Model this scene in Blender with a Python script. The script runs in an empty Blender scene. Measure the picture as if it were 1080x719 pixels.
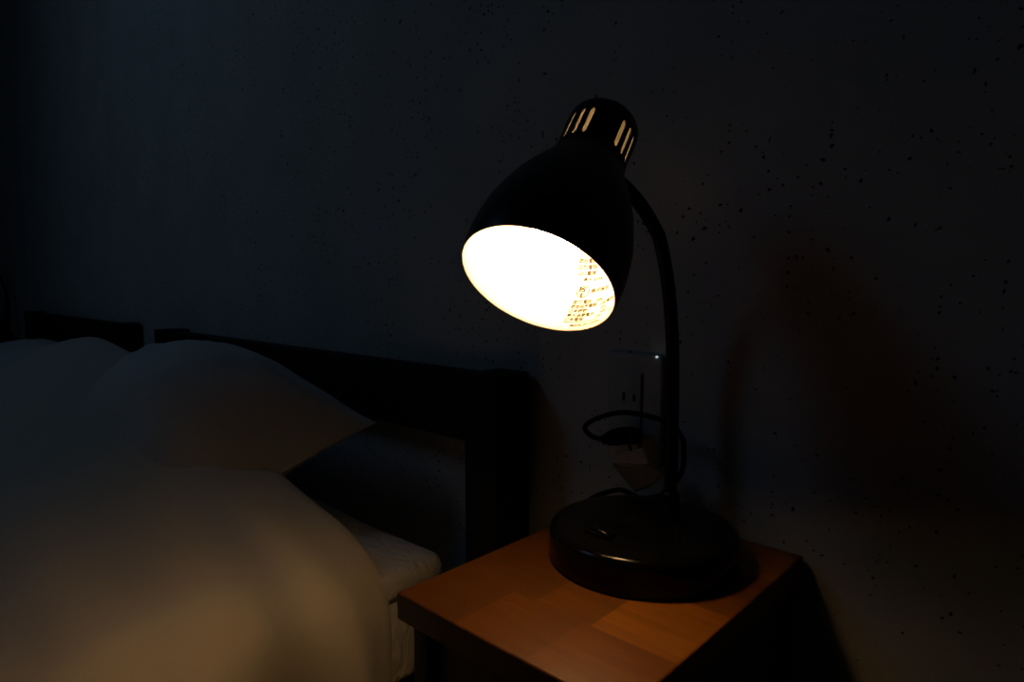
import bpy, bmesh, math, random
from math import sin, cos, pi, radians, sqrt
from mathutils import Vector as V, Matrix, noise

random.seed(7)
sc = bpy.context.scene
COL = sc.collection
FZ = 0.77                      # the camera stands 0.77 m above the floor
WY = 0.607                     # face of the wall behind the beds
def W(x, y, z): return V((x, y, z + FZ))      # heights are measured from the lens

# ------------------------------------------------------------------ camera
PITCH, YAW, FPX = radians(5.2), radians(43.0), 680.0
cd = bpy.data.cameras.new('camera'); cam = bpy.data.objects.new('camera', cd); COL.objects.link(cam)
cd.sensor_width = 36.0; cd.lens = 36.0 * FPX / 1080.0; cd.clip_start = 0.01
cam.location = (0, 0, FZ); cam.rotation_euler = (pi / 2 - PITCH, 0, YAW)
sc.camera = cam
FW = V((-sin(YAW) * cos(PITCH), cos(YAW) * cos(PITCH), -sin(PITCH)))
RT = V((cos(YAW), sin(YAW), 0)); UP = RT.cross(FW)

# ------------------------------------------------------------------ materials
def mat(name):
    m = bpy.data.materials.new(name); m.use_nodes = True
    nt = m.node_tree; b = nt.nodes['Principled BSDF']
    return m, nt, b
def nd(nt, t, **kw):
    n = nt.nodes.new(t)
    for k, v in kw.items():
        if hasattr(n, k): setattr(n, k, v)
        else: n.inputs[k].default_value = v
    return n
def ramp(nt, pts):
    r = nt.nodes.new('ShaderNodeValToRGB'); e = r.color_ramp.elements
    while len(e) < len(pts): e.new(0.5)
    for i, (p, c) in enumerate(pts):
        e[i].position = p; e[i].color = c if len(c) == 4 else (*c, 1)
    return r
def grain(name, c1, c2, scale=30.0, rough=0.5, bump=0.0, stretch=(1, 1, 1), spec=0.5, coat=0.0):
    m, nt, b = mat(name); L = nt.links.new
    tc = nd(nt, 'ShaderNodeTexCoord'); mp = nd(nt, 'ShaderNodeMapping'); mp.inputs['Scale'].default_value = stretch
    L(tc.outputs['Object'], mp.inputs['Vector'])
    n = nd(nt, 'ShaderNodeTexNoise', Scale=scale, Detail=5.0); L(mp.outputs['Vector'], n.inputs['Vector'])
    r = ramp(nt, [(0.3, c1), (0.7, c2)]); L(n.outputs['Fac'], r.inputs['Fac']); L(r.outputs['Color'], b.inputs['Base Color'])
    b.inputs['Roughness'].default_value = rough
    b.inputs['Specular IOR Level'].default_value = spec
    b.inputs['Coat Weight'].default_value = coat
    if bump:
        bp = nd(nt, 'ShaderNodeBump', Strength=bump, Distance=0.004); L(n.outputs['Fac'], bp.inputs['Height']); L(bp.outputs['Normal'], b.inputs['Normal'])
    return m

def plaster():
    m, nt, b = mat('speckled_plaster'); L = nt.links.new
    tc = nd(nt, 'ShaderNodeTexCoord')
    big = nd(nt, 'ShaderNodeTexNoise', Scale=7.0, Detail=4.0); L(tc.outputs['Object'], big.inputs['Vector'])
    base = ramp(nt, [(0.3, (.58, .58, .56)), (0.7, (.66, .66, .64))]); L(big.outputs['Fac'], base.inputs['Fac'])
    wob = nd(nt, 'ShaderNodeTexNoise', Scale=140.0, Detail=2.0); L(tc.outputs['Object'], wob.inputs['Vector'])
    sub = nd(nt, 'ShaderNodeVectorMath', operation='SUBTRACT'); L(wob.outputs['Color'], sub.inputs[0]); sub.inputs[1].default_value = (.5, .5, .5)
    prev = base.outputs['Color']
    dens = nd(nt, 'ShaderNodeTexNoise', Scale=9.0, Detail=3.0); L(tc.outputs['Object'], dens.inputs['Vector'])
    for scale, rad, keep, amp in ((80, .17, .61, .012), (150, .24, .58, .007), (38, .085, .66, .02)):
        ma = nd(nt, 'ShaderNodeVectorMath', operation='MULTIPLY_ADD')
        L(sub.outputs[0], ma.inputs[0]); ma.inputs[1].default_value = (amp,) * 3; L(tc.outputs['Object'], ma.inputs[2])
        vo = nd(nt, 'ShaderNodeTexVoronoi', Scale=float(scale)); L(ma.outputs[0], vo.inputs['Vector'])
        sep = nd(nt, 'ShaderNodeSeparateColor'); L(vo.outputs['Color'], sep.inputs[0])
        # a speck only in some cells, with a size of its own, thicker where the density noise is high
        s1 = nd(nt, 'ShaderNodeMath', operation='ADD'); L(sep.outputs[0], s1.inputs[0]); L(dens.outputs['Fac'], s1.inputs[1])
        s2 = nd(nt, 'ShaderNodeMath', operation='SUBTRACT'); L(s1.outputs[0], s2.inputs[0]); s2.inputs[1].default_value = keep + .5
        s3 = nd(nt, 'ShaderNodeMath', operation='MULTIPLY'); L(s2.outputs[0], s3.inputs[0]); s3.inputs[1].default_value = rad * 2.6
        mn = nd(nt, 'ShaderNodeMath', operation='MINIMUM'); L(s3.outputs[0], mn.inputs[0]); mn.inputs[1].default_value = rad
        df = nd(nt, 'ShaderNodeMath', operation='SUBTRACT'); L(mn.outputs[0], df.inputs[0]); L(vo.outputs['Distance'], df.inputs[1])
        mr = nd(nt, 'ShaderNodeMapRange'); L(df.outputs[0], mr.inputs['Value']); mr.inputs['From Min'].default_value = -0.04; mr.inputs['From Max'].default_value = 0.06
        mx = nd(nt, 'ShaderNodeMix', data_type='RGBA'); L(mr.outputs['Result'], mx.inputs['Factor']); L(prev, mx.inputs[6]); mx.inputs[7].default_value = (.03, .028, .025, 1)
        prev = mx.outputs[2]
    L(prev, b.inputs['Base Color']); b.inputs['Roughness'].default_value = .9; b.inputs['Specular IOR Level'].default_value = .2
    bp = nd(nt, 'ShaderNodeBump', Strength=.15, Distance=.003); L(big.outputs['Fac'], bp.inputs['Height']); L(bp.outputs['Normal'], b.inputs['Normal'])
    return m

def blockwood():
    """edge-glued blocks: four strips along X, each of blocks with a tone of their own"""
    m, nt, b = mat('orange_block_wood'); L = nt.links.new
    tc = nd(nt, 'ShaderNodeTexCoord'); sp = nd(nt, 'ShaderNodeSeparateXYZ'); L(tc.outputs['Object'], sp.inputs[0])
    ux = nd(nt, 'ShaderNodeMath', operation='MULTIPLY_ADD'); L(sp.outputs[0], ux.inputs[0]); ux.inputs[1].default_value = 4.0; ux.inputs[2].default_value = .5
    def blocks(pts):
        r = ramp(nt, pts); r.color_ramp.interpolation = 'CONSTANT'; L(ux.outputs[0], r.inputs['Fac']); return r.outputs['Color']
    A, B, Cc, D, E_ = (.240, .084, .0038), (.082, .028, .0012), (.160, .052, .0024), (.140, .047, .0022), (.128, .044, .0020)
    strips = [blocks([(0, B), (.34, E_), (.62, Cc)]), blocks([(0, B), (.43, E_), (.648, A)]), blocks([(0, B), (.44, E_), (.60, D)]), blocks([(0, E_), (.50, A)])]  # darker left blocks also carry the lamplight's falloff, painted into the tones
    prev = strips[0]
    for yb, c in zip((-.083, -.003, .077), strips[1:]):
        g = nd(nt, 'ShaderNodeMath', operation='GREATER_THAN'); L(sp.outputs[1], g.inputs[0]); g.inputs[1].default_value = yb
        mx = nd(nt, 'ShaderNodeMix', data_type='RGBA'); L(g.outputs[0], mx.inputs['Factor']); L(prev, mx.inputs[6]); L(c, mx.inputs[7]); prev = mx.outputs[2]
    mp = nd(nt, 'ShaderNodeMapping'); mp.inputs['Scale'].default_value = (9, 110, 60); L(tc.outputs['Object'], mp.inputs['Vector'])
    n = nd(nt, 'ShaderNodeTexNoise', Scale=1.0, Detail=6.0, Distortion=.6); L(mp.outputs['Vector'], n.inputs['Vector'])
    r = ramp(nt, [(0.3, (.80, .76, .72)), (0.65, (1.06, 1.05, 1.0))]); L(n.outputs['Fac'], r.inputs['Fac'])
    mx = nd(nt, 'ShaderNodeMix', data_type='RGBA', blend_type='MULTIPLY'); mx.inputs['Factor'].default_value = 1
    L(prev, mx.inputs[6]); L(r.outputs['Color'], mx.inputs[7]); L(mx.outputs[2], b.inputs['Base Color'])
    b.inputs['Roughness'].default_value = .45; b.inputs['Specular IOR Level'].default_value = .3
    return m

def cloth(name, c, scale, bump, wr=1.0):
    m, nt, b = mat(name); L = nt.links.new
    tc = nd(nt, 'ShaderNodeTexCoord')
    n = nd(nt, 'ShaderNodeTexNoise', Scale=scale, Detail=4.0, Distortion=.8)
    mp = nd(nt, 'ShaderNodeMapping'); mp.inputs['Scale'].default_value = (1, wr, 1); L(tc.outputs['Object'], mp.inputs['Vector']); L(mp.outputs['Vector'], n.inputs['Vector'])
    wv = nd(nt, 'ShaderNodeTexNoise', Scale=900.0, Detail=1.0); L(tc.outputs['Object'], wv.inputs['Vector'])
    r = ramp(nt, [(.3, tuple(.94 * k for k in c)), (.7, c)]); L(wv.outputs['Fac'], r.inputs['Fac']); L(r.outputs['Color'], b.inputs['Base Color'])
    bp = nd(nt, 'ShaderNodeBump', Strength=bump, Distance=.012); L(n.outputs['Fac'], bp.inputs['Height']); L(bp.outputs['Normal'], b.inputs['Normal'])
    b.inputs['Roughness'].default_value = .9; b.inputs['Specular IOR Level'].default_value = .15
    b.inputs['Sheen Weight'].default_value = .1
    return m

def glow(name, col, strength):
    m, nt, b = mat(name)
    b.inputs['Base Color'].default_value = (.9, .9, .88, 1)
    b.inputs['Emission Color'].default_value = (*col, 1); b.inputs['Emission Strength'].default_value = strength
    return m

M = {}
M['wall'] = plaster()
M['paint'] = grain('room_paint', (.34, .34, .34), (.4, .4, .4), 8, .9)
M['floor'] = grain('dark_floor_boards', (.030, .018, .011), (.060, .036, .02), 6, .5, .1, (1, 9, 1))
M['table'] = blockwood()
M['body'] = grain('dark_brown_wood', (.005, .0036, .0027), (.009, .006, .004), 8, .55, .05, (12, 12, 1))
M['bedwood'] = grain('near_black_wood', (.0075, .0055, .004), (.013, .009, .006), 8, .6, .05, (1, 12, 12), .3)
M['black'] = grain('black_lacquer', (.0030, .0028, .0028), (.0038, .0035, .0034), 200, .32, 0, (1, 1, 1), .35)
M['base'] = grain('black_gloss', (.0030, .0028, .0028), (.0038, .0036, .0034), 200, .14, 0, (1, 1, 1), .22)
M['rubber'] = grain('black_rubber', (.006, .006, .006), (.009, .009, .009), 120, .6, 0, (1, 1, 1), .2)
M['white'] = grain('white_enamel', (.44, .435, .43), (.46, .455, .45), 60, .5, 0, (1, 1, 1), .3)
M['ceramic'] = grain('socket_ceramic', (.84, .83, .80), (.88, .87, .84), 60, .5)
M['ink'] = grain('printed_ink', (.030, .022, .016), (.038, .028, .02), 300, .8, 0, (1, 1, 1), .1)
M['plate'] = grain('white_plastic', (.52, .52, .50), (.56, .56, .54), 60, .65, 0, (1, 1, 1), .2)
M['slot'] = grain('dark_slot', (.01, .01, .01), (.015, .015, .015), 60, .8)
M['paper'] = grain('buff_paper', (.56, .38, .31), (.62, .43, .35), 90, .85, .05)
M['paperback'] = grain('dull_paper', (.20, .15, .11), (.23, .17, .13), 90, .85, .05)
M['duvet'] = cloth('white_duvet_cotton', (.70, .655, .57), 5.0, .12)
M['sheet'] = cloth('white_crumpled_sheet', (.84, .82, .79), 24.0, .8, 2.5)
M['pillow'] = cloth('white_pillow_cotton', (.78, .78, .77), 9.0, .3)
M['bulb'] = glow('lit_bulb', (1.0, .57, .235), 49.0)
def milky():
    m, nt, b = mat('milky_plastic'); L = nt.links.new
    tr = nd(nt, 'ShaderNodeBsdfTranslucent'); tr.inputs[0].default_value = (.97, .96, .94, 1)
    mx = nd(nt, 'ShaderNodeMixShader'); mx.inputs[0].default_value = .92
    b.inputs['Base Color'].default_value = (.8, .78, .74, 1); b.inputs['Roughness'].default_value = .6
    L(b.outputs[0], mx.inputs[1]); L(tr.outputs[0], mx.inputs[2]); L(mx.outputs[0], nt.nodes['Material Output'].inputs['Surface'])
    return m
M['milky'] = milky()
M['capwhite'] = grain('cap_white_enamel', (.80, .79, .77), (.84, .83, .81), 60, .5, 0, (1, 1, 1), .3)  # the lining's enamel again, lightened so the slots' brightness sits in its colour
M['led'] = glow('pilot_light', (.8, 1.0, .95), .55)  # small emissive dot near the top of the cover plate

# ------------------------------------------------------------------ mesh helpers
def finish(bm, smooth=True, normals=True):
    if normals: bmesh.ops.recalc_face_normals(bm, faces=bm.faces)
    for f in bm.faces: f.smooth = smooth
def obj(name, bm, m, parent=None, smooth=True, normals=True, auto=True):
    finish(bm, smooth, normals)
    me = bpy.data.meshes.new(name); bm.to_mesh(me); bm.free()
    me.materials.append(m)
    if smooth and auto: me.set_sharp_from_angle(angle=radians(40))
    o = bpy.data.objects.new(name, me); COL.objects.link(o)
    if parent is not None: o.parent = parent
    return o
def thing(name, label, cat, loc, group=None):
    o = bpy.data.objects.new(name, None); COL.objects.link(o); o.empty_display_size = .05
    o.location = loc
    return tag(o, label, cat, group)
def tag(o, label, cat, group=None):
    o['label'] = label; o['category'] = cat
    if group: o['group'] = group
    return o
def struct(o): o['kind'] = 'structure'; return o
def recentre(o, p):
    """move the origin of a mesh object to world point p without moving its shape"""
    o.data.transform(Matrix.Translation(-V(p))); o.location = p; return o
def box(bm, lo, hi, bev=0.0, seg=2):
    r = bmesh.ops.create_cube(bm, size=1.0); vs = r['verts']
    for v in vs: v.co = V([(lo[i] + hi[i]) / 2 + v.co[i] * (hi[i] - lo[i]) for i in range(3)])
    if bev:
        es = list({e for v in vs for e in v.link_edges})
        bmesh.ops.bevel(bm, geom=es, offset=bev, segments=seg, affect='EDGES', profile=.5)
def boxo(name, lo, hi, m, parent=None, bev=.002, seg=2):
    bm = bmesh.new(); box(bm, lo, hi, bev, seg); return obj(name, bm, m, parent)
def catmull(pts, n):
    out = []
    P = [pts[0] + (pts[0] - pts[1])] + list(pts) + [pts[-1] + (pts[-1] - pts[-2])]
    for i in range(1, len(P) - 2):
        p0, p1, p2, p3 = P[i - 1:i + 3]
        for k in range(n):
            t = k / n
            out.append(.5 * ((2 * p1) + (p2 - p0) * t + (2 * p0 - 5 * p1 + 4 * p2 - p3) * t * t + (3 * p1 - p0 - 3 * p2 + p3) * t ** 3))
    out.append(P[-2].copy()); return out
def tube(bm, pts, rad, seg=14, cap=True):
    """sweep a circle along pts; rad is a number or a list"""
    n = len(pts); rr = rad if isinstance(rad, (list, tuple)) else [rad] * n
    T = [(pts[min(i + 1, n - 1)] - pts[max(i - 1, 0)]).normalized() for i in range(n)]
    a = V((0, 0, 1)) if abs(T[0].z) < .9 else V((1, 0, 0))
    N = T[0].cross(a).normalized(); rings = []
    for i in range(n):
        N = (N - T[i] * N.dot(T[i])).normalized(); B = T[i].cross(N)
        rings.append([bm.verts.new(pts[i] + (N * cos(2 * pi * k / seg) + B * sin(2 * pi * k / seg)) * rr[i]) for k in range(seg)])
    for i in range(n - 1):
        for k in range(seg):
            bm.faces.new((rings[i][k], rings[i][(k + 1) % seg], rings[i + 1][(k + 1) % seg], rings[i + 1][k]))
    if cap: bm.faces.new(rings[0][::-1]); bm.faces.new(rings[-1])
def lathe(bm, prof, O, A, E1, E2, seg=96, skip=None, close=False):
    """revolve (length, radius) pairs about the axis A through O"""
    rings = []
    for (l, r) in prof:
        if r < 1e-6: rings.append([bm.verts.new(O + A * l)])
        else: rings.append([bm.verts.new(O + A * l + (E1 * sin(2 * pi * k / seg) + E2 * cos(2 * pi * k / seg)) * r) for k in range(seg)])
    for i in range(len(rings) - 1):
        a, b = rings[i], rings[i + 1]
        for k in range(seg):
            k2 = (k + 1) % seg
            if skip and skip(i, k): continue
            if len(a) == 1 and len(b) == 1: continue
            if len(a) == 1: bm.faces.new((a[0], b[k], b[k2]))
            elif len(b) == 1: bm.faces.new((a[k], a[k2], b[0]))
            else: bm.faces.new((a[k], a[k2], b[k2], b[k]))
    return rings

# ------------------------------------------------------------------ the room
XL, XR, YF, ZC = -4.3, 2.3, -1.70, 2.00
SY0, KN = -.16, .46                     # the ceiling slopes down from SY0 to a knee wall KN above the lens
o = struct(boxo('wall_back', W(XL - .1, WY, -FZ - .1), W(XR + .1, WY + .12, ZC + .1), M['wall'], bev=0))
o = struct(boxo('floor', W(XL - .1, YF - .12, -FZ - .1), W(XR + .1, WY + .02, -FZ), M['floor'], bev=0))
struct(boxo('wall_left', W(XL - .1, YF - .02, -FZ - .05), W(XL, WY + .02, ZC + .05), M['paint'], bev=0))
struct(boxo('wall_right', W(XR, YF - .02, -FZ - .05), W(XR + .1, WY + .02, ZC + .05), M['paint'], bev=0))
struct(boxo('wall_front', W(XL - .1, YF - .12, -FZ - .05), W(XR + .1, YF, KN + .10), M['paint'], bev=0))
S0 = W(0, SY0, ZC); SD = (W(0, YF, KN) - S0); SL = SD.length; SD.normalize(); SN = V((0, SD.z, -SD.y)); SN = SN if SN.z < 0 else -SN
def slope_box(bm, x0, x1, s0, s1, n0, n1):
    r = bmesh.ops.create_cube(bm, size=1.0)
    for v in r['verts']:
        x = x0 if v.co.x < 0 else x1; a = s0 if v.co.y < 0 else s1; n = n0 if v.co.z < 0 else n1
        v.co = V((x, S0.y, S0.z)) + SD * a + SN * n
WX0, WX1, WS0, WS1 = -2.02, -1.32, .55, 1.25           # the roof window over the bed
bm = bmesh.new()
box(bm, W(XL - .1, SY0, ZC), W(XR + .1, WY + .02, ZC + .1))
slope_box(bm, XL, XR, 0, WS0, -.1, 0); slope_box(bm, XL, XR, WS1, SL + .03, -.1, 0)
slope_box(bm, XL, WX0, WS0, WS1, -.1, 0); slope_box(bm, WX1, XR, WS0, WS1, -.1, 0)
struct(obj('ceiling', bm, M['paint'], smooth=False))
win = bpy.data.objects.new('window_1', None); COL.objects.link(win); win['kind'] = 'structure'
bm = bmesh.new(); t = .035
for x0, x1, a0, a1 in ((WX0, WX1, WS0, WS0 + t), (WX0, WX1, WS1 - t, WS1), (WX0, WX0 + t, WS0 + t, WS1 - t), (WX1 - t, WX1, WS0 + t, WS1 - t)): slope_box(bm, x0, x1, a0, a1, -.09, -.05)
obj('window_frame', bm, M['body'], win, smooth=False)
gm, gnt, gb = mat('window_glass'); gb.inputs['Transmission Weight'].default_value = 1; gb.inputs['Roughness'].default_value = 0; gb.inputs['IOR'].default_value = 1.45
bm = bmesh.new(); slope_box(bm, WX0 + .01, WX1 - .01, WS0 + .01, WS1 - .01, -.072, -.068); obj('glass_pane', bm, gm, win, smooth=False)
bm = bmesh.new(); box(bm, W(XL, WY - .012, -FZ), W(XR, WY, -FZ + .07), .002); struct(obj('baseboard_back', bm, M['body']))

# dusk outside, and the daylight that comes in through the window
w = bpy.data.worlds.new('dusk'); sc.world = w; w.use_nodes = True
bg = w.node_tree.nodes['Background']; bg.inputs[0].default_value = (.35, .6, 1.0, 1); bg.inputs[1].default_value = .02
ld = bpy.data.lights.new('window_daylight', 'AREA'); ld.shape = 'RECTANGLE'; ld.size = WX1 - WX0 - .08; ld.size_y = WS1 - WS0 - .08
ld.color = (.38, .65, 1.0); ld.energy = 1.06
lo = bpy.data.objects.new('window_daylight', ld); COL.objects.link(lo)
lo.location = V(((WX0 + WX1) / 2, S0.y, S0.z)) + SD * ((WS0 + WS1) / 2) - SN * .03
lo.rotation_euler = (Matrix.Rotation(radians(-25), 3, 'Z') @ SN).to_track_quat('-Z', 'Y').to_euler()

# ------------------------------------------------------------------ nightstand
TX0, TX1, TY0, TY1, TZ = -.411, -.194, .303, .601, -.25
FAR = -3.29                                             # the far nightstand is this much further left
def make_nightstand(label):
    base = W((TX0 + TX1) / 2, (TY0 + TY1) / 2, -FZ)
    n = thing('nightstand', label, 'nightstand', base, 'nightstands')
    q = lambda x, y, z: W(x, y, z) - base
    boxo('tabletop', q(TX0, TY0, TZ - .023), q(TX1, TY1, TZ), M['table'], n, .0022, 3)
    b0, b1 = TZ - .023, -FZ
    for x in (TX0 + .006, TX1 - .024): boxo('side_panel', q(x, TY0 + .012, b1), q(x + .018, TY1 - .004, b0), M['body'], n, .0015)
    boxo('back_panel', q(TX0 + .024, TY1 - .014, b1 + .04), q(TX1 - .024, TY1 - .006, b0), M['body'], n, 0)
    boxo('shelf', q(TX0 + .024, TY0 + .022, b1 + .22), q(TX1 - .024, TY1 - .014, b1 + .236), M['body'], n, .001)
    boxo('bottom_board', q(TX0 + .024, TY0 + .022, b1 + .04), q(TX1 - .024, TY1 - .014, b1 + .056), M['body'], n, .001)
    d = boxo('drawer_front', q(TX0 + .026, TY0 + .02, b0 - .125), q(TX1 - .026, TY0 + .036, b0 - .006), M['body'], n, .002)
    bm = bmesh.new(); c = q((TX0 + TX1) / 2, TY0 + .021, b0 - .066)
    lathe(bm, [(0, .005), (.008, .005), (.012, .011), (.02, .012), (.024, .008), (.025, 0)], c, V((0, -1, 0)), V((1, 0, 0)), V((0, 0, 1)), 24)
    obj('drawer_knob', bm, M['body'], d)
    return n
def copy_tree(o, parent=None):
    c = o.copy(); COL.objects.link(c)
    if parent is not None: c.parent = parent
    for ch in list(o.children): copy_tree(ch, c)
    return c
nightstand = make_nightstand('orange wood topped dark nightstand under the lit lamp')

# ------------------------------------------------------------------ desk lamp
def C(r, u, f): return RT * r + UP * u + FW * f
AX = C(.366 * .88, .93 * .88, .47).normalized()
LO = FW * .49 + RT * (.49 * 28 / FPX) + UP * (.49 * 66.5 / FPX) + V((0, 0, FZ))      # centre of the shade's mouth
E1 = C(.93, -.366, 0); E1 = (E1 - AX * AX.dot(E1)).normalized()
AX = (AX + E1 * .030).normalized(); E1 = (E1 - AX * AX.dot(E1)).normalized()
E2 = AX.cross(E1)
if E2.dot(FW) > 0: E2 = -E2
BASE = W(-.301, .497, TZ)
OUTER = [(-.0043, .0617), (.0, .0625), (.012, .0636), (.0267, .0634), (.043, .0618), (.0605, .0575), (.073, .0540), (.0843, .0493), (.0955, .0445), (.105, .0398), (.112, .0363), (.1177, .0337), (.125, .0313), (.1318, .0302)]
def rad_at(l):
    for (a, ra), (b, rb) in zip(OUTER, OUTER[1:]):
        if a <= l <= b: return ra + (rb - ra) * (l - a) / (b - a)
    return OUTER[-1][1]

def make_lamp(label, lit):
    lamp = thing('desk_lamp', label, 'lamp', BASE)
    q = lambda p: p - BASE
    Z = V((0, 0, 1)); X = V((1, 0, 0)); Y = V((0, 1, 0)); O0 = V((0, 0, 0))
    # base
    R = .0845; prof = [(0, 0), (0, R - .003), (.001, R - .001), (.003, R), (.024, R)]
    for k in range(1, 8):
        a = k / 7 * pi / 2; prof.append((.024 + .0085 * sin(a), R - .0085 * (1 - cos(a))))
    prof += [(.0333, .06), (.0337, .03), (.0338, 0)]
    bm = bmesh.new(); lathe(bm, prof, O0, Z, X, Y, 128); base = obj('base', bm, M['base'], lamp, auto=False)
    base.data.set_sharp_from_angle(angle=radians(50))
    # switch on the base
    bm = bmesh.new(); sx, sy = -.0125, -.0475
    box(bm, (sx - .013, sy - .008, .0328), (sx + .013, sy + .008, .0362), .0015, 3); sw = obj('switch_housing', bm, M['base'], lamp)
    bm = bmesh.new(); box(bm, (-.0095, -.0055, 0), (.0095, .0055, .0035), .0015, 3)
    for v in bm.verts: v.co = Matrix.Rotation(radians(11), 3, 'Y') @ v.co + V((sx, sy, .0350))
    obj('rocker', bm, M['base'], sw)
    sw.data.transform(Matrix.Translation((0, 0, 0)))
    # gooseneck
    P = [W(-.311, .5640, TZ + .030), W(-.311, .5650, -.1900), W(-.312, .5670, -.145), W(-.313, .5675, -.0953), W(-.313, .5640, -.0482), W(-.313, .5540, -.0003), W(-.313, .5385, .0375), W(-.3135, .5285, .0500), W(-.3150, .5070, .0685), W(-.3200, .4830, .0850), W(-.3285, .4640, .0950)]
    bm = bmesh.new(); tube(bm, [q(p) for p in catmull(P, 10)], .0064, 18)
    pole = obj('gooseneck', bm, M['black'], lamp)
    bm = bmesh.new(); pf = q(W(-.311, .564, TZ + .0325))
    lathe(bm, [(0, .0095), (.008, .0095), (.011, .0075), (.011, .0064)], pf, Z, X, Y, 32); obj('collar', bm, M['black'], pole)
    # shade
    T = .0014
    rings = OUTER + [(l, r - T) for l, r in reversed(OUTER)] 
    bm = bmesh.new(); lathe(bm, OUTER, q(LO), AX, E1, E2, 128); 
    bmesh.ops.recalc_face_normals(bm, faces=bm.faces)
    c = q(LO) + AX * .05
    for f in bm.faces:
        if (f.calc_center_median() - c).dot(f.normal) < 0: f.normal_flip()
    shade = obj('lamp_shade', bm, M['black'], lamp, normals=False, auto=False)
    inner = [(OUTER[0][0] - .0003, OUTER[0][1] + .0002), (OUTER[0][0] - .0008, OUTER[0][1] - .0006)] + [(l, r - T) for l, r in OUTER]
    bm = bmesh.new(); lathe(bm, inner, q(LO), AX, E1, E2, 128); obj('white_lining', bm, M['white'], shade, auto=False)['label'] = 'white inside of the black shade'
    # cap with ventilation slots
    SEG = 180; cp = [(.1195, .0312), (.1215, .0318), (.1250, .0319), (.1295, .0319)]
    cp += [(.1315, .0319), (.1595, .0319), (.1615, .0319), (.1700, .0319)]
    cp += [(.1700 + .0180 * sin(a), .0319 * cos(a)) for a in [k / 9 * pi / 2 for k in range(1, 9)]] + [(.1880, 0)]
    cent = [(28 + 16.5 * k + 120 * j) % 360 for j in range(3) for k in range(5)]
    slots = set()
    for c_ in cent:
        k0 = round(c_ / 2); slots |= {(4, (k0 - 2 + d) % SEG) for d in range(4)}
        slots |= {(3, (k0 - 1 + d) % SEG) for d in range(2)} | {(5, (k0 - 1 + d) % SEG) for d in range(2)}
    bm = bmesh.new(); lathe(bm, cp, q(LO), AX, E1, E2, SEG, skip=lambda i, k: (i, k) in slots)
    ci = [(l - (.0011 if l > .172 else 0), max(r - .0012, 0)) for l, r in cp]
    cap = obj('vented_cap', bm, M['black'], shade, auto=False)
    bm = bmesh.new(); lathe(bm, ci, q(LO), AX, E1, E2, SEG, skip=lambda i, k: (i, k) in slots); obj('white_lining', bm, M['capwhite'], cap, auto=False)
    # socket, bulb
    bm = bmesh.new(); lathe(bm, [(.172, 0), (.172, .012), (.150, .012), (.148, .0145), (.122, .0145), (.108, .0145), (.104, .016), (.094, .016), (.094, .0135), (.11, .0130)], q(LO), AX, E1, E2, 48)
    sock = obj('socket', bm, M['ceramic'], shade)
    sock['label'] = 'pale lamp holder inside the shade'
    bm = bmesh.new(); lathe(bm, [(.1205, .0142), (.1205, .0296), (.1190, .0298), (.1190, .0142), (.1205, .0142)], q(LO), AX, E1, E2, 64); obj('diffuser_ring', bm, M['milky'], shade, auto=False)['label'] = 'milky ring round the lamp holder'  # unseen ring, added to stop direct leaks and glow softly behind the slots
    bc, br = .0275, .0225; bp = []
    for k in range(0, 15):
        a = k / 14 * radians(140); bp.append((bc - br * cos(a), br * sin(a)))
    bp += [(.0480, .0125), (.055, .0122), (.078, .0122), (.100, .0122)]
    bm = bmesh.new(); lathe(bm, bp, q(LO), AX, E1, E2, 48); bl = obj('light_bulb', bm, M['bulb'] if lit else M['white'], shade, auto=False)
    bl['label'] = 'round bulb, lit' if lit else 'round bulb, not lit'
    # joint that holds the shade on the gooseneck
    bm = bmesh.new(); j0 = q(W(-.3285, .4640, .0950)); jd = (q(W(-.3185, .4860, .0835)) - j0).normalized()
    tube(bm, [j0, j0 + jd * .012, j0 + jd * .020, j0 + jd * .022], [.0082, .0082, .0075, .0066], 20); obj('joint', bm, M['black'], shade)
    # the writing printed inside the shade
    bm = bmesh.new()
    def row(s, phi, l, size, spacing=1.0, bold=.022):
        cu = bpy.data.curves.new('t', 'FONT'); cu.body = s; cu.size = size; cu.space_character = spacing; cu.resolution_u = 2; cu.offset = size * bold
        to = bpy.data.objects.new('t', cu); COL.objects.link(to)
        dg = bpy.context.evaluated_depsgraph_get(); dg.update()
        me = bpy.data.meshes.new_from_object(to.evaluated_get(dg)); bpy.data.objects.remove(to); bpy.data.curves.remove(cu)
        stamp(me, phi, l); bpy.data.meshes.remove(me)
    def stamp(me, phi, l):
        tb = bmesh.new(); tb.from_mesh(me); bmesh.ops.triangulate(tb, faces=tb.faces)
        place(tb, phi, l); tm = bpy.data.meshes.new('x'); tb.to_mesh(tm); tb.free(); bm.from_mesh(tm); bpy.data.meshes.remove(tm)
    def place(tb, phi, l):
        for v in tb.verts:
            x, y = v.co.x, v.co.y; r = rad_at(l + y) - T - .0005; a = radians(phi) - x / .0605
            v.co = q(LO) + AX * (l + y) + (E1 * sin(a) + E2 * cos(a)) * r
    def ringmark(r0, r1, phi, l):
        tb = bmesh.new(); n = 32
        a = [tb.verts.new((r0 * cos(2 * pi * k / n), r0 * sin(2 * pi * k / n), 0)) for k in range(n)]; b = [tb.verts.new((r1 * cos(2 * pi * k / n), r1 * sin(2 * pi * k / n), 0)) for k in range(n)]
        for k in range(n): tb.faces.new((a[k], a[(k + 1) % n], b[(k + 1) % n], b[k]))
        place(tb, phi, l); tm = bpy.data.meshes.new('x'); tb.to_mesh(tm); tb.free(); bm.from_mesh(tm); bpy.data.meshes.remove(tm)
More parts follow.
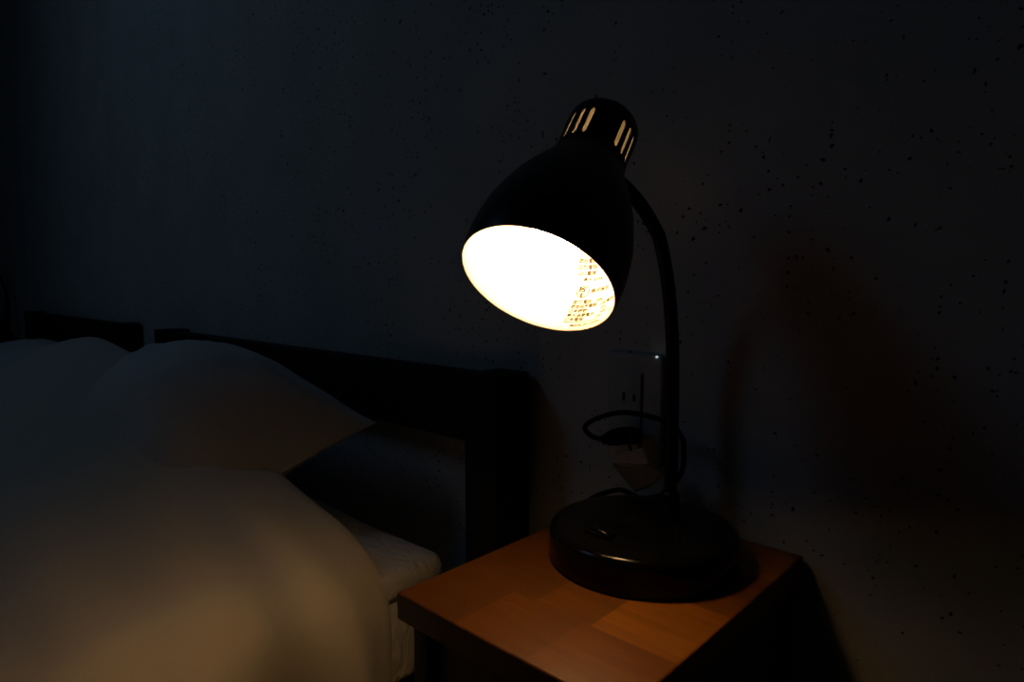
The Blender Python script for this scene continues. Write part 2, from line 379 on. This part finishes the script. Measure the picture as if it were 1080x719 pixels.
    def rule(x0, x1, h, phi, l):
        tb = bmesh.new(); n = 24
        a = [tb.verts.new((x0 + (x1 - x0) * k / n, 0, 0)) for k in range(n + 1)]; b = [tb.verts.new((x0 + (x1 - x0) * k / n, h, 0)) for k in range(n + 1)]
        for k in range(n): tb.faces.new((a[k], a[k + 1], b[k + 1], b[k]))
        place(tb, phi, l); tm = bpy.data.meshes.new('x'); tb.to_mesh(tm); tb.free(); bm.from_mesh(tm); bpy.data.meshes.remove(tm)
    row('適合電球', 152, .0640, .0048, 1.1); row('白熱電球', 151, .0580, .0048, 1.1); row('LED電球', 150, .0522, .0048, 1.1); row('最大 60W', 143, .0465, .0042, 1.2)
    ringmark(.0053, .0061, 140.5, .0365); row('PS', 144.3, .0363, .0062, .95, .05); row('E', 142.3, .0318, .0048, 1, .05)
    row('株式会社', 133, .0350, .0048, 1.05)
    row('定格電圧', 146.5, .0245, .0044, 1.1); row('100V', 126, .0245, .0040)
    row('適合白熱電球・LED電球用', 147, .0198, .0042, 1.0); row('口金種類', 147.5, .0150, .0042, 1.1); row('E26', 117, .0150, .0038)
    row('最大消費電力', 147.5, .0103, .0042, 1.1); row('60W', 116, .0103, .0038); row('口金電球', 148, .0060, .0042, 1.1); row('LED', 119, .0060, .0038)
    rule(0, .033, .0005, 148, .0042); row('MADE IN CHINA', 141, -.0005, .0040, 1.1); row('100V', 103, .0045, .0046)
    pr = obj('printed_label', bm, M['ink'], shade, smooth=False, normals=False)
    pr['label'] = 'brownish small print inside the shade'
    return lamp, pole, shade

lamp, gooseneck, shade = make_lamp('black gooseneck desk lamp, switched on, standing on the orange nightstand', True)
q = lambda x, y, z: W(x, y, z) - BASE
# cord, plug and paper tag of the lit lamp
cp = [q(-.3700, .589, -.1660), q(-.3780, .579, -.1640), q(-.3880, .571, -.1675), q(-.4020, .568, -.1690), q(-.4120, .567, -.1665), q(-.4195, .568, -.1590), q(-.4040, .570, -.1475), q(-.3740, .570, -.1370), q(-.3440, .572, -.1365), q(-.3210, .5795, -.1430), q(-.3075, .5800, -.1560), q(-.3040, .5765, -.1680), q(-.3042, .5765, -.1820), q(-.3100, .5795, -.1960),
      q(-.3280, .584, -.2180), q(-.3480, .578, -.2260), q(-.3570, .573, -.2245), q(-.3700, .570, -.2205), q(-.3790, .567, -.2220), q(-.3920, .548, -.2275), q(-.3980, .532, -.2380), q(-.3935, .524, -.2440), q(-.3800, .527, -.2440), q(-.3690, .531, -.2400)]
bm = bmesh.new(); tube(bm, catmull(cp, 8), .0027, 12)
cord = obj('power_cord', bm, M['rubber'], lamp)
# plug body lying against the outlet
bm = bmesh.new(); pc = q(-.3835, .5745, -.1640)
lathe(bm, [(0, .0042), (.004, .0062), (.010, .0090), (.020, .0100), (.030, .0092), (.034, .0075), (.034, 0)], q(-.3960, .5680, -.1685), (q(-.3690, .5830, -.1625) - q(-.3960, .5680, -.1685)).normalized(), V((0, 0, 1)), V((0, 1, 0)), 24)
box(bm, q(-.377, .576, -.1715), q(-.361, .5945, -.1560), .003, 3)
obj('plug', bm, M['rubber'], cord)
# folded paper tag hanging on the cord
def sheetmesh(name, P, m, parent, th=.0006, bulge=0.0):
    """a curved paper quad: P = corners a,b,c,d in order"""
    bm = bmesh.new(); n = 10; g = []
    nr = (P[1] - P[0]).cross(P[3] - P[0]).normalized()
    for i in range(n + 1):
        r = []
        for j in range(n + 1):
            u, v = i / n, j / n
            r.append(bm.verts.new(P[0] * (1 - u) * (1 - v) + P[1] * u * (1 - v) + P[2] * u * v + P[3] * (1 - u) * v + nr * bulge * sin(pi * v)))
        g.append(r)
    for i in range(n):
        for j in range(n): bm.faces.new((g[i][j], g[i + 1][j], g[i + 1][j + 1], g[i][j + 1]))
    o = obj(name, bm, m, parent); s = o.modifiers.new('thickness', 'SOLIDIFY'); s.thickness = th; return o
tg = sheetmesh('paper_tag', [q(-.3800, .562, -.1905), q(-.3705, .566, -.1790), q(-.3450, .568, -.1690), q(-.3330, .562, -.1845)], M['paper'], lamp, bulge=.002)
tg['label'] = 'buff paper tag hanging below the plug'
sheetmesh('tag_fold', [q(-.3330, .562, -.1850), q(-.3135, .556, -.1880), q(-.3480, .560, -.2150), q(-.3800, .562, -.1910)], M['paperback'], tg, bulge=.004)
bm = bmesh.new(); tube(bm, catmull([q(-.372, .577, -.1655), q(-.366, .574, -.1700), q(-.3605, .569, -.1755)], 6), .0016, 8); obj('tag_tie', bm, M['rubber'], tg)

# ------------------------------------------------------------------ socket plate on the wall
op = thing('wall_outlet', 'white double wall outlet behind the lamp pole, plug in its lower socket', 'outlet', W(-.378, WY, -.138))
q = lambda x, y, z: W(x, y, z) - W(-.378, WY, -.138)
boxo('cover_plate', q(-.413, WY - .007, -.199), q(-.343, WY, -.077), M['plate'], op, .003, 3)
ins = boxo('socket_insert', q(-.3985, WY - .0095, -.190), q(-.3675, WY - .006, -.098), M['plate'], op, .001, 2)
for z in (-.1250, -.1680):
    for x, h in ((-.3890, .0085), (-.3755, .0072)):
        boxo('slot_opening', q(x - .0011, WY - .0105, z - h / 2), q(x + .0011, WY - .0090, z + h / 2), M['slot'], ins, 0)
boxo('edge_gap', q(-.3672, WY - .0078, -.190), q(-.3664, WY - .0068, -.098), M['slot'], op, 0)
bm = bmesh.new(); lathe(bm, [(0, .0013), (.001, .0012), (.0016, .0007), (.0018, 0)], q(-.3500, WY - .0068, -.0785), V((0, -1, 0)), V((1, 0, 0)), V((0, 0, 1)), 16)
obj('pilot_light', bm, M['led'], op)['label'] = 'tiny pale pilot light'

# ------------------------------------------------------------------ beds
BX0, BX1 = -1.674, -.530
PY0, PY1 = .540, .602
SHIFT = -1.432                                          # from this bed to the far one
def make_bed(label):
    o0 = W((BX0 + BX1) / 2, PY1, -FZ)
    b = thing('bed', label, 'bed', o0, 'twin beds'); q = lambda x, y, z: W(x, y, z) - o0
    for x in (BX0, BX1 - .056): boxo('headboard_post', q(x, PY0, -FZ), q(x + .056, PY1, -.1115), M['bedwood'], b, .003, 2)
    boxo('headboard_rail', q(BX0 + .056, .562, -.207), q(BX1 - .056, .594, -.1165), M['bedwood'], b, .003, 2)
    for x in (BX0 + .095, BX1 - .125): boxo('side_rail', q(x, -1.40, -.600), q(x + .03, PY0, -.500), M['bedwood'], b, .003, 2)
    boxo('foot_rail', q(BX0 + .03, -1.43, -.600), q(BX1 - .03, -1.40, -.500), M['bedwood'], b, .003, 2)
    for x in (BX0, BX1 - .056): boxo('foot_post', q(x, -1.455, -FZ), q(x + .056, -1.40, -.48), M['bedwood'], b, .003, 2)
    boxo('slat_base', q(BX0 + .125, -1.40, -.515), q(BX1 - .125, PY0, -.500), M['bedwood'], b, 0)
    return b
bed = make_bed('dark wooden bed beside the nightstand, under the heaped white duvet')

MX0, MX1, MY0, MY1, MZ0, MZ1 = -1.640, -.612, -1.36, .539, -.499, -.352
def rounded_slab(bm, lo, hi, rad, rng, nx=60, ny=90, top_amp=.004, seg=6):
    """a soft slab: superellipse plan, rounded rim, lightly wavy top"""
    cx, cy = (lo[0] + hi[0]) / 2, (lo[1] + hi[1]) / 2; hx, hy = (hi[0] - lo[0]) / 2, (hi[1] - lo[1]) / 2
    N = 360; rings = []
    def outline(inset, z):
        r = []
        for k in range(N):
            a = 2 * pi * k / N; c, s = cos(a), sin(a); n = 70.0
            d = (abs(c) ** n + abs(s) ** n) ** (-1 / n)
            x, y = cx + c * d * (hx - inset), cy + s * d * (hy - inset)
            w_ = top_amp * noise.noise(V((x * 7, y * 7, z * 30 + rng)))
            r.append(bm.verts.new((x + w_ * c, y + w_ * s, z + (w_ if z > lo[2] + .01 else 0))))
        rings.append(r)
    outline(rad, lo[2])
    for k in range(1, seg + 1): a = k / seg * pi / 2; outline(rad * (1 - sin(a)), lo[2] + rad * (1 - cos(a)))
    for k in range(1, seg + 1): a = k / seg * pi / 2; outline(rad * (1 - cos(a)), hi[2] - rad * (1 - sin(a)))
    for ins in (rad * 2, rad * 4, min(hx, hy) * .5, min(hx, hy) * .98): outline(ins, hi[2])
    for a, b in zip(rings, rings[1:]):
        for k in range(N): bm.faces.new((a[k], a[(k + 1) % N], b[(k + 1) % N], b[k]))
    bm.faces.new(rings[0][::-1]); bm.faces.new(rings[-1])
def make_mattress(label):
    o0 = W((MX0 + MX1) / 2, (MY0 + MY1) / 2, MZ0)
    m = thing('mattress', label, 'mattress', o0, 'mattresses'); q = lambda x, y, z: W(x, y, z) - o0
    bm = bmesh.new(); rounded_slab(bm, q(MX0, MY0, MZ0), q(MX1 - .006, MY1, -.388), .014, 3.0); core = obj('mattress_body', bm, M['sheet'], m, auto=False)
    bm = bmesh.new(); rounded_slab(bm, q(MX0, MY0, -.390), q(MX1, MY1, MZ1), .016, 9.0); obj('topper', bm, M['sheet'], m, auto=False)
    return m
mattress = make_mattress('white sheeted mattress on the bed beside the nightstand')

# pillows
def pillow_mesh(bm, hu, hv, th, U, Vv, Nn, seed, droop=0.0, curl=0.0):
    n = 44
    def pt(u, v, side):
        pin = 1 - .07 * (u * u) * (1 - v * v) * 0 
        x = hu * u * (1 - .05 * (1 - u * u) - .045 * (1 - (v * v)) * abs(u)); y = hv * v * (1 - .06 * (1 - (u * u)) * abs(v))
        hgt = th * (max(1 - abs(u) ** 2.6, 0) ** .62) * (max(1 - abs(v) ** 2.6, 0) ** .62)
        wv = .008 * noise.noise(V((u * 2.3 + seed, v * 2.3, side * 3))) + .005 * noise.noise(V((u * 6 + seed, v * 6, side)))
        edge = min(1, 4 * (1 - max(abs(u), abs(v))))
        z = side * (hgt + wv * edge) - droop * abs(u) ** 3 * (1 + v) / 2
        return U * x + Vv * y + Nn * (z + curl * v * v)
    for side in (1, -1):
        g = [[bm.verts.new(pt(sin(pi / 2 * (-1 + 2 * i / n)), sin(pi / 2 * (-1 + 2 * j / n)), side)) for j in range(n + 1)] for i in range(n + 1)]
        for i in range(n):
            for j in range(n):
                f = (g[i][j], g[i + 1][j], g[i + 1][j + 1], g[i][j + 1]); bm.faces.new(f if side > 0 else f[::-1])
    bmesh.ops.remove_doubles(bm, verts=bm.verts, dist=.0006)
def pillow(label, c, hu, hv, th, tilt, yaw, seed, droop=0.0, roll=0.0):
    bm = bmesh.new(); R = Matrix.Rotation(yaw, 3, 'Z') @ Matrix.Rotation(roll, 3, 'Y') @ Matrix.Rotation(tilt, 3, 'X')
    pillow_mesh(bm, hu, hv, th, R @ V((1, 0, 0)), R @ V((0, 1, 0)), R @ V((0, 0, 1)), seed, droop)
    o = obj('pillow', bm, M['pillow'], auto=False); o.location = c
    return tag(o, label, 'pillow', 'white pillows')
def plump_pillow(label, BL, BR, FL, FR, up, dn, seed):
    """a pillow laid between four corner points, fuller above than below"""
    bm = bmesh.new(); n = 48
    nr = (BR - BL).cross(BL - FL).normalized(); nr = nr if nr.z > 0 else -nr
    for side in (1, -1):
        g = []
        for i in range(n + 1):
            r = []
            for j in range(n + 1):
                u = sin(pi / 2 * (-1 + 2 * i / n)); v = sin(pi / 2 * (-1 + 2 * j / n))
                uu = u * (1 - .06 * (1 - v * v) * u * u); vv = v * (1 - .05 * (1 - u * u) * v * v)
                a, b = (uu + 1) / 2, (vv + 1) / 2
                P = FL * (1 - a) * (1 - b) + FR * a * (1 - b) + BR * a * b + BL * (1 - a) * b
                h = max(1 - abs(u) ** 3.6, 0) ** .8 * (1 + .12 * u) * max(1 - abs(v) ** 2.6, 0) ** .62
                w_ = (.010 * noise.noise(V((u * 2.2 + seed, v * 2.2, side * 3))) + .005 * noise.noise(V((u * 6 + seed, v * 6, side)))) * min(1, 4 * (1 - max(abs(u), abs(v))))
                r.append(bm.verts.new(P + nr * (side * (up if side > 0 else dn) * h + w_)))
            g.append(r)
        for i in range(n):
            for j in range(n):
                f = (g[i][j], g[i + 1][j], g[i + 1][j + 1], g[i][j + 1]); bm.faces.new(f if side > 0 else f[::-1])
    bmesh.ops.remove_doubles(bm, verts=bm.verts, dist=.0006)
    o = obj('pillow', bm, M['pillow'], auto=False)
    recentre(o, (BL + BR + FL + FR) / 4); return tag(o, label, 'pillow', 'white pillows')
plump_pillow('plump white pillow propped on the dark headboard beside the duvet', W(-1.33, .522, -.205), W(-.735, .515, -.193), W(-1.27, .28, -.32), W(-.865, .31, -.325), .172, .035, 1.3)
pillow('white pillow on the far bed at the left edge', W(-2.42, .395, -.262), .36, .17, .075, radians(12), 0, 7.7, .01)

# duvet: a heaped cover, one sheet of cloth with a thick rolled head end and a side that hangs down
PROF = [(-.603, -.700, .440), (-.600, -.640, .442), (-.600, -.560, .442), (-.600, -.460, .444), (-.604, -.385, .444), (-.628, -.334, .440), (-.68, -.302, .436), (-.745, -.280, .428), (-.82, -.252, .418), (-.90, -.220, .408), (-1.0, -.177, .404), (-1.1, -.161, .404), (-1.2, -.150, .410), (-1.35, -.126, .398), (-1.48, -.108, .382), (-1.6, -.130, .362), (-1.7, -.172, .330), (-1.752, -.190, .275), (-1.775, -.270, .25), (-1.780, -.400, .25), (-1.780, -.68, .25)]
pp = catmull([V(p) for p in PROF], 6)
def duvet():
    bm = bmesh.new(); rows = []
    ys = [i / 70 for i in range(71)]
    L = []                                     # parameter along the bed: 0 = head-end ridge, 1 = foot end
    for i, p in enumerate(pp):
        nxt = pp[min(i + 1, len(pp) - 1)] - pp[max(i - 1, 0)]; nn = V((nxt.y, 0, -nxt.x)).normalized()      # outward in the XZ plane
        if nn.z < 0 and abs(nn.z) > .2: nn = -nn
        side = min(1, max(0, (p.x + .74) / .12))                # 1 on the side that hangs by the nightstand
        col = []
        # head end: rolled under
        for k in range(9):
            a = k / 8 * pi * .95; rr = .020
            back = .012 * (1 - cos(a)) / 2
            col.append((p.z - .019 + rr * sin(a), -rr * (1 - cos(a)), 0))
        col = col[::-1]
        yy = p.z - .019
        pts = []
        for (y, dn, _) in col: pts.append((y, dn))
        for s in ys[1:]: pts.append((yy - (yy + 1.38) * (s ** 1.5), 0))
        row = []
        for (y, dn) in pts:
            x, z = p.x, p.y; d = max(0, yy - y)
            flat = min(1, max(0, (.05 - y) / .9)); flat = flat * flat * (3 - 2 * flat)
            if z > -.312:
                t = min(1, d / .32); t = t * t * (3 - 2 * t); z += (-.316 - z) * .88 * t
            if z > -.34: z = z * (1 - flat * .75) + (-.30) * flat * .75
            # soft folds of the hanging side, fading out on the top of the heap
            sw = min(1, max(0, (x + 1.05) / .4)); sw = sw * sw * (3 - 2 * sw)
            yy2 = max(0, .315 - y); x += sw * (.22 * yy2 * yy2 / (yy2 + .05)) * (1 if y > -.1 else math.exp((y + .1) / .35))
            f = min(1, max(0, (-.20 - z) / .22)); e = min(1, d / .05)
            wig = .010 * noise.noise(V((x * 3, z * 2.0, 5.1)))
            fold = 1.5 * (-.017 * math.exp(-((y - .268 - wig - .10 * (z + .5)) / .022) ** 2) + .010 * math.exp(-((y - .345 - wig) / .04) ** 2)
                    + .006 * sin(2 * pi * (y + .35 * z + wig * 2) / .17) + .003 * sin(2 * pi * (y - .2 * z) / .093 + 1.0)) * f
            big = (1 - .7 * min(1, max(0, (-1.0 - x) / .4))) * .014 * noise.noise(V((x * 3.1, y * 3.1, 1.7))) + .006 * noise.noise(V((x * 8, y * 8, 4.0)))
            off = (fold + big + .016 * min(1, max(0, (-.31 - z) / .05))) * e + dn
            row.append(bm.verts.new(W(x + nn.x * off, y, z + nn.z * off)))
        rows.append(row)
    for a, b in zip(rows, rows[1:]):
        for k in range(len(a) - 1): bm.faces.new((a[k], b[k], b[k + 1], a[k + 1]))
    o = obj('duvet', bm, M['duvet'], auto=False)
    return o
dv = duvet()
recentre(dv, W(-1.2, -.4, -.35))
tag(dv, 'heaped white duvet spread over the bed in the foreground', 'duvet')

# ------------------------------------------------------------------ the far side of the room, dim at the left edge
b2 = copy_tree(bed); b2.location.x += SHIFT; b2['label'] = 'dark wooden bed at the left edge, headboard beyond the heaped duvet'
m2 = copy_tree(mattress); m2.location.x += SHIFT; m2['label'] = 'white sheeted mattress of the far bed at the left edge'
n2 = copy_tree(nightstand); n2.location.x += FAR; n2['label'] = 'nightstand at the far left, beyond the second bed'
l2, _g, _s = make_lamp('unlit black gooseneck desk lamp at the far left edge', False)
l2.location.x += FAR + .02
bx = boxo('storage_box', (-.14, -.12, 0), (.14, .12, .675), M['bedwood'], bev=.006, seg=3); bx.location = W(-3.93, .40, -FZ)
tag(bx, 'dark tall box beyond the far nightstand at the left edge', 'box')

# ------------------------------------------------------------------ output
vs = sc.view_settings; vs.view_transform = 'Standard'; vs.look = 'None'; vs.gamma = 1.0; vs.exposure = 0.0; vs.use_curve_mapping = False
try:
    sc.cycles.use_denoising = True; sc.cycles.denoiser = 'OPENIMAGEDENOISE'
except Exception: pass
sc.cycles.max_bounces = 10; sc.cycles.diffuse_bounces = 6; sc.cycles.sample_clamp_indirect = 3.0
sc.cycles.caustics_reflective = False; sc.cycles.caustics_refractive = False
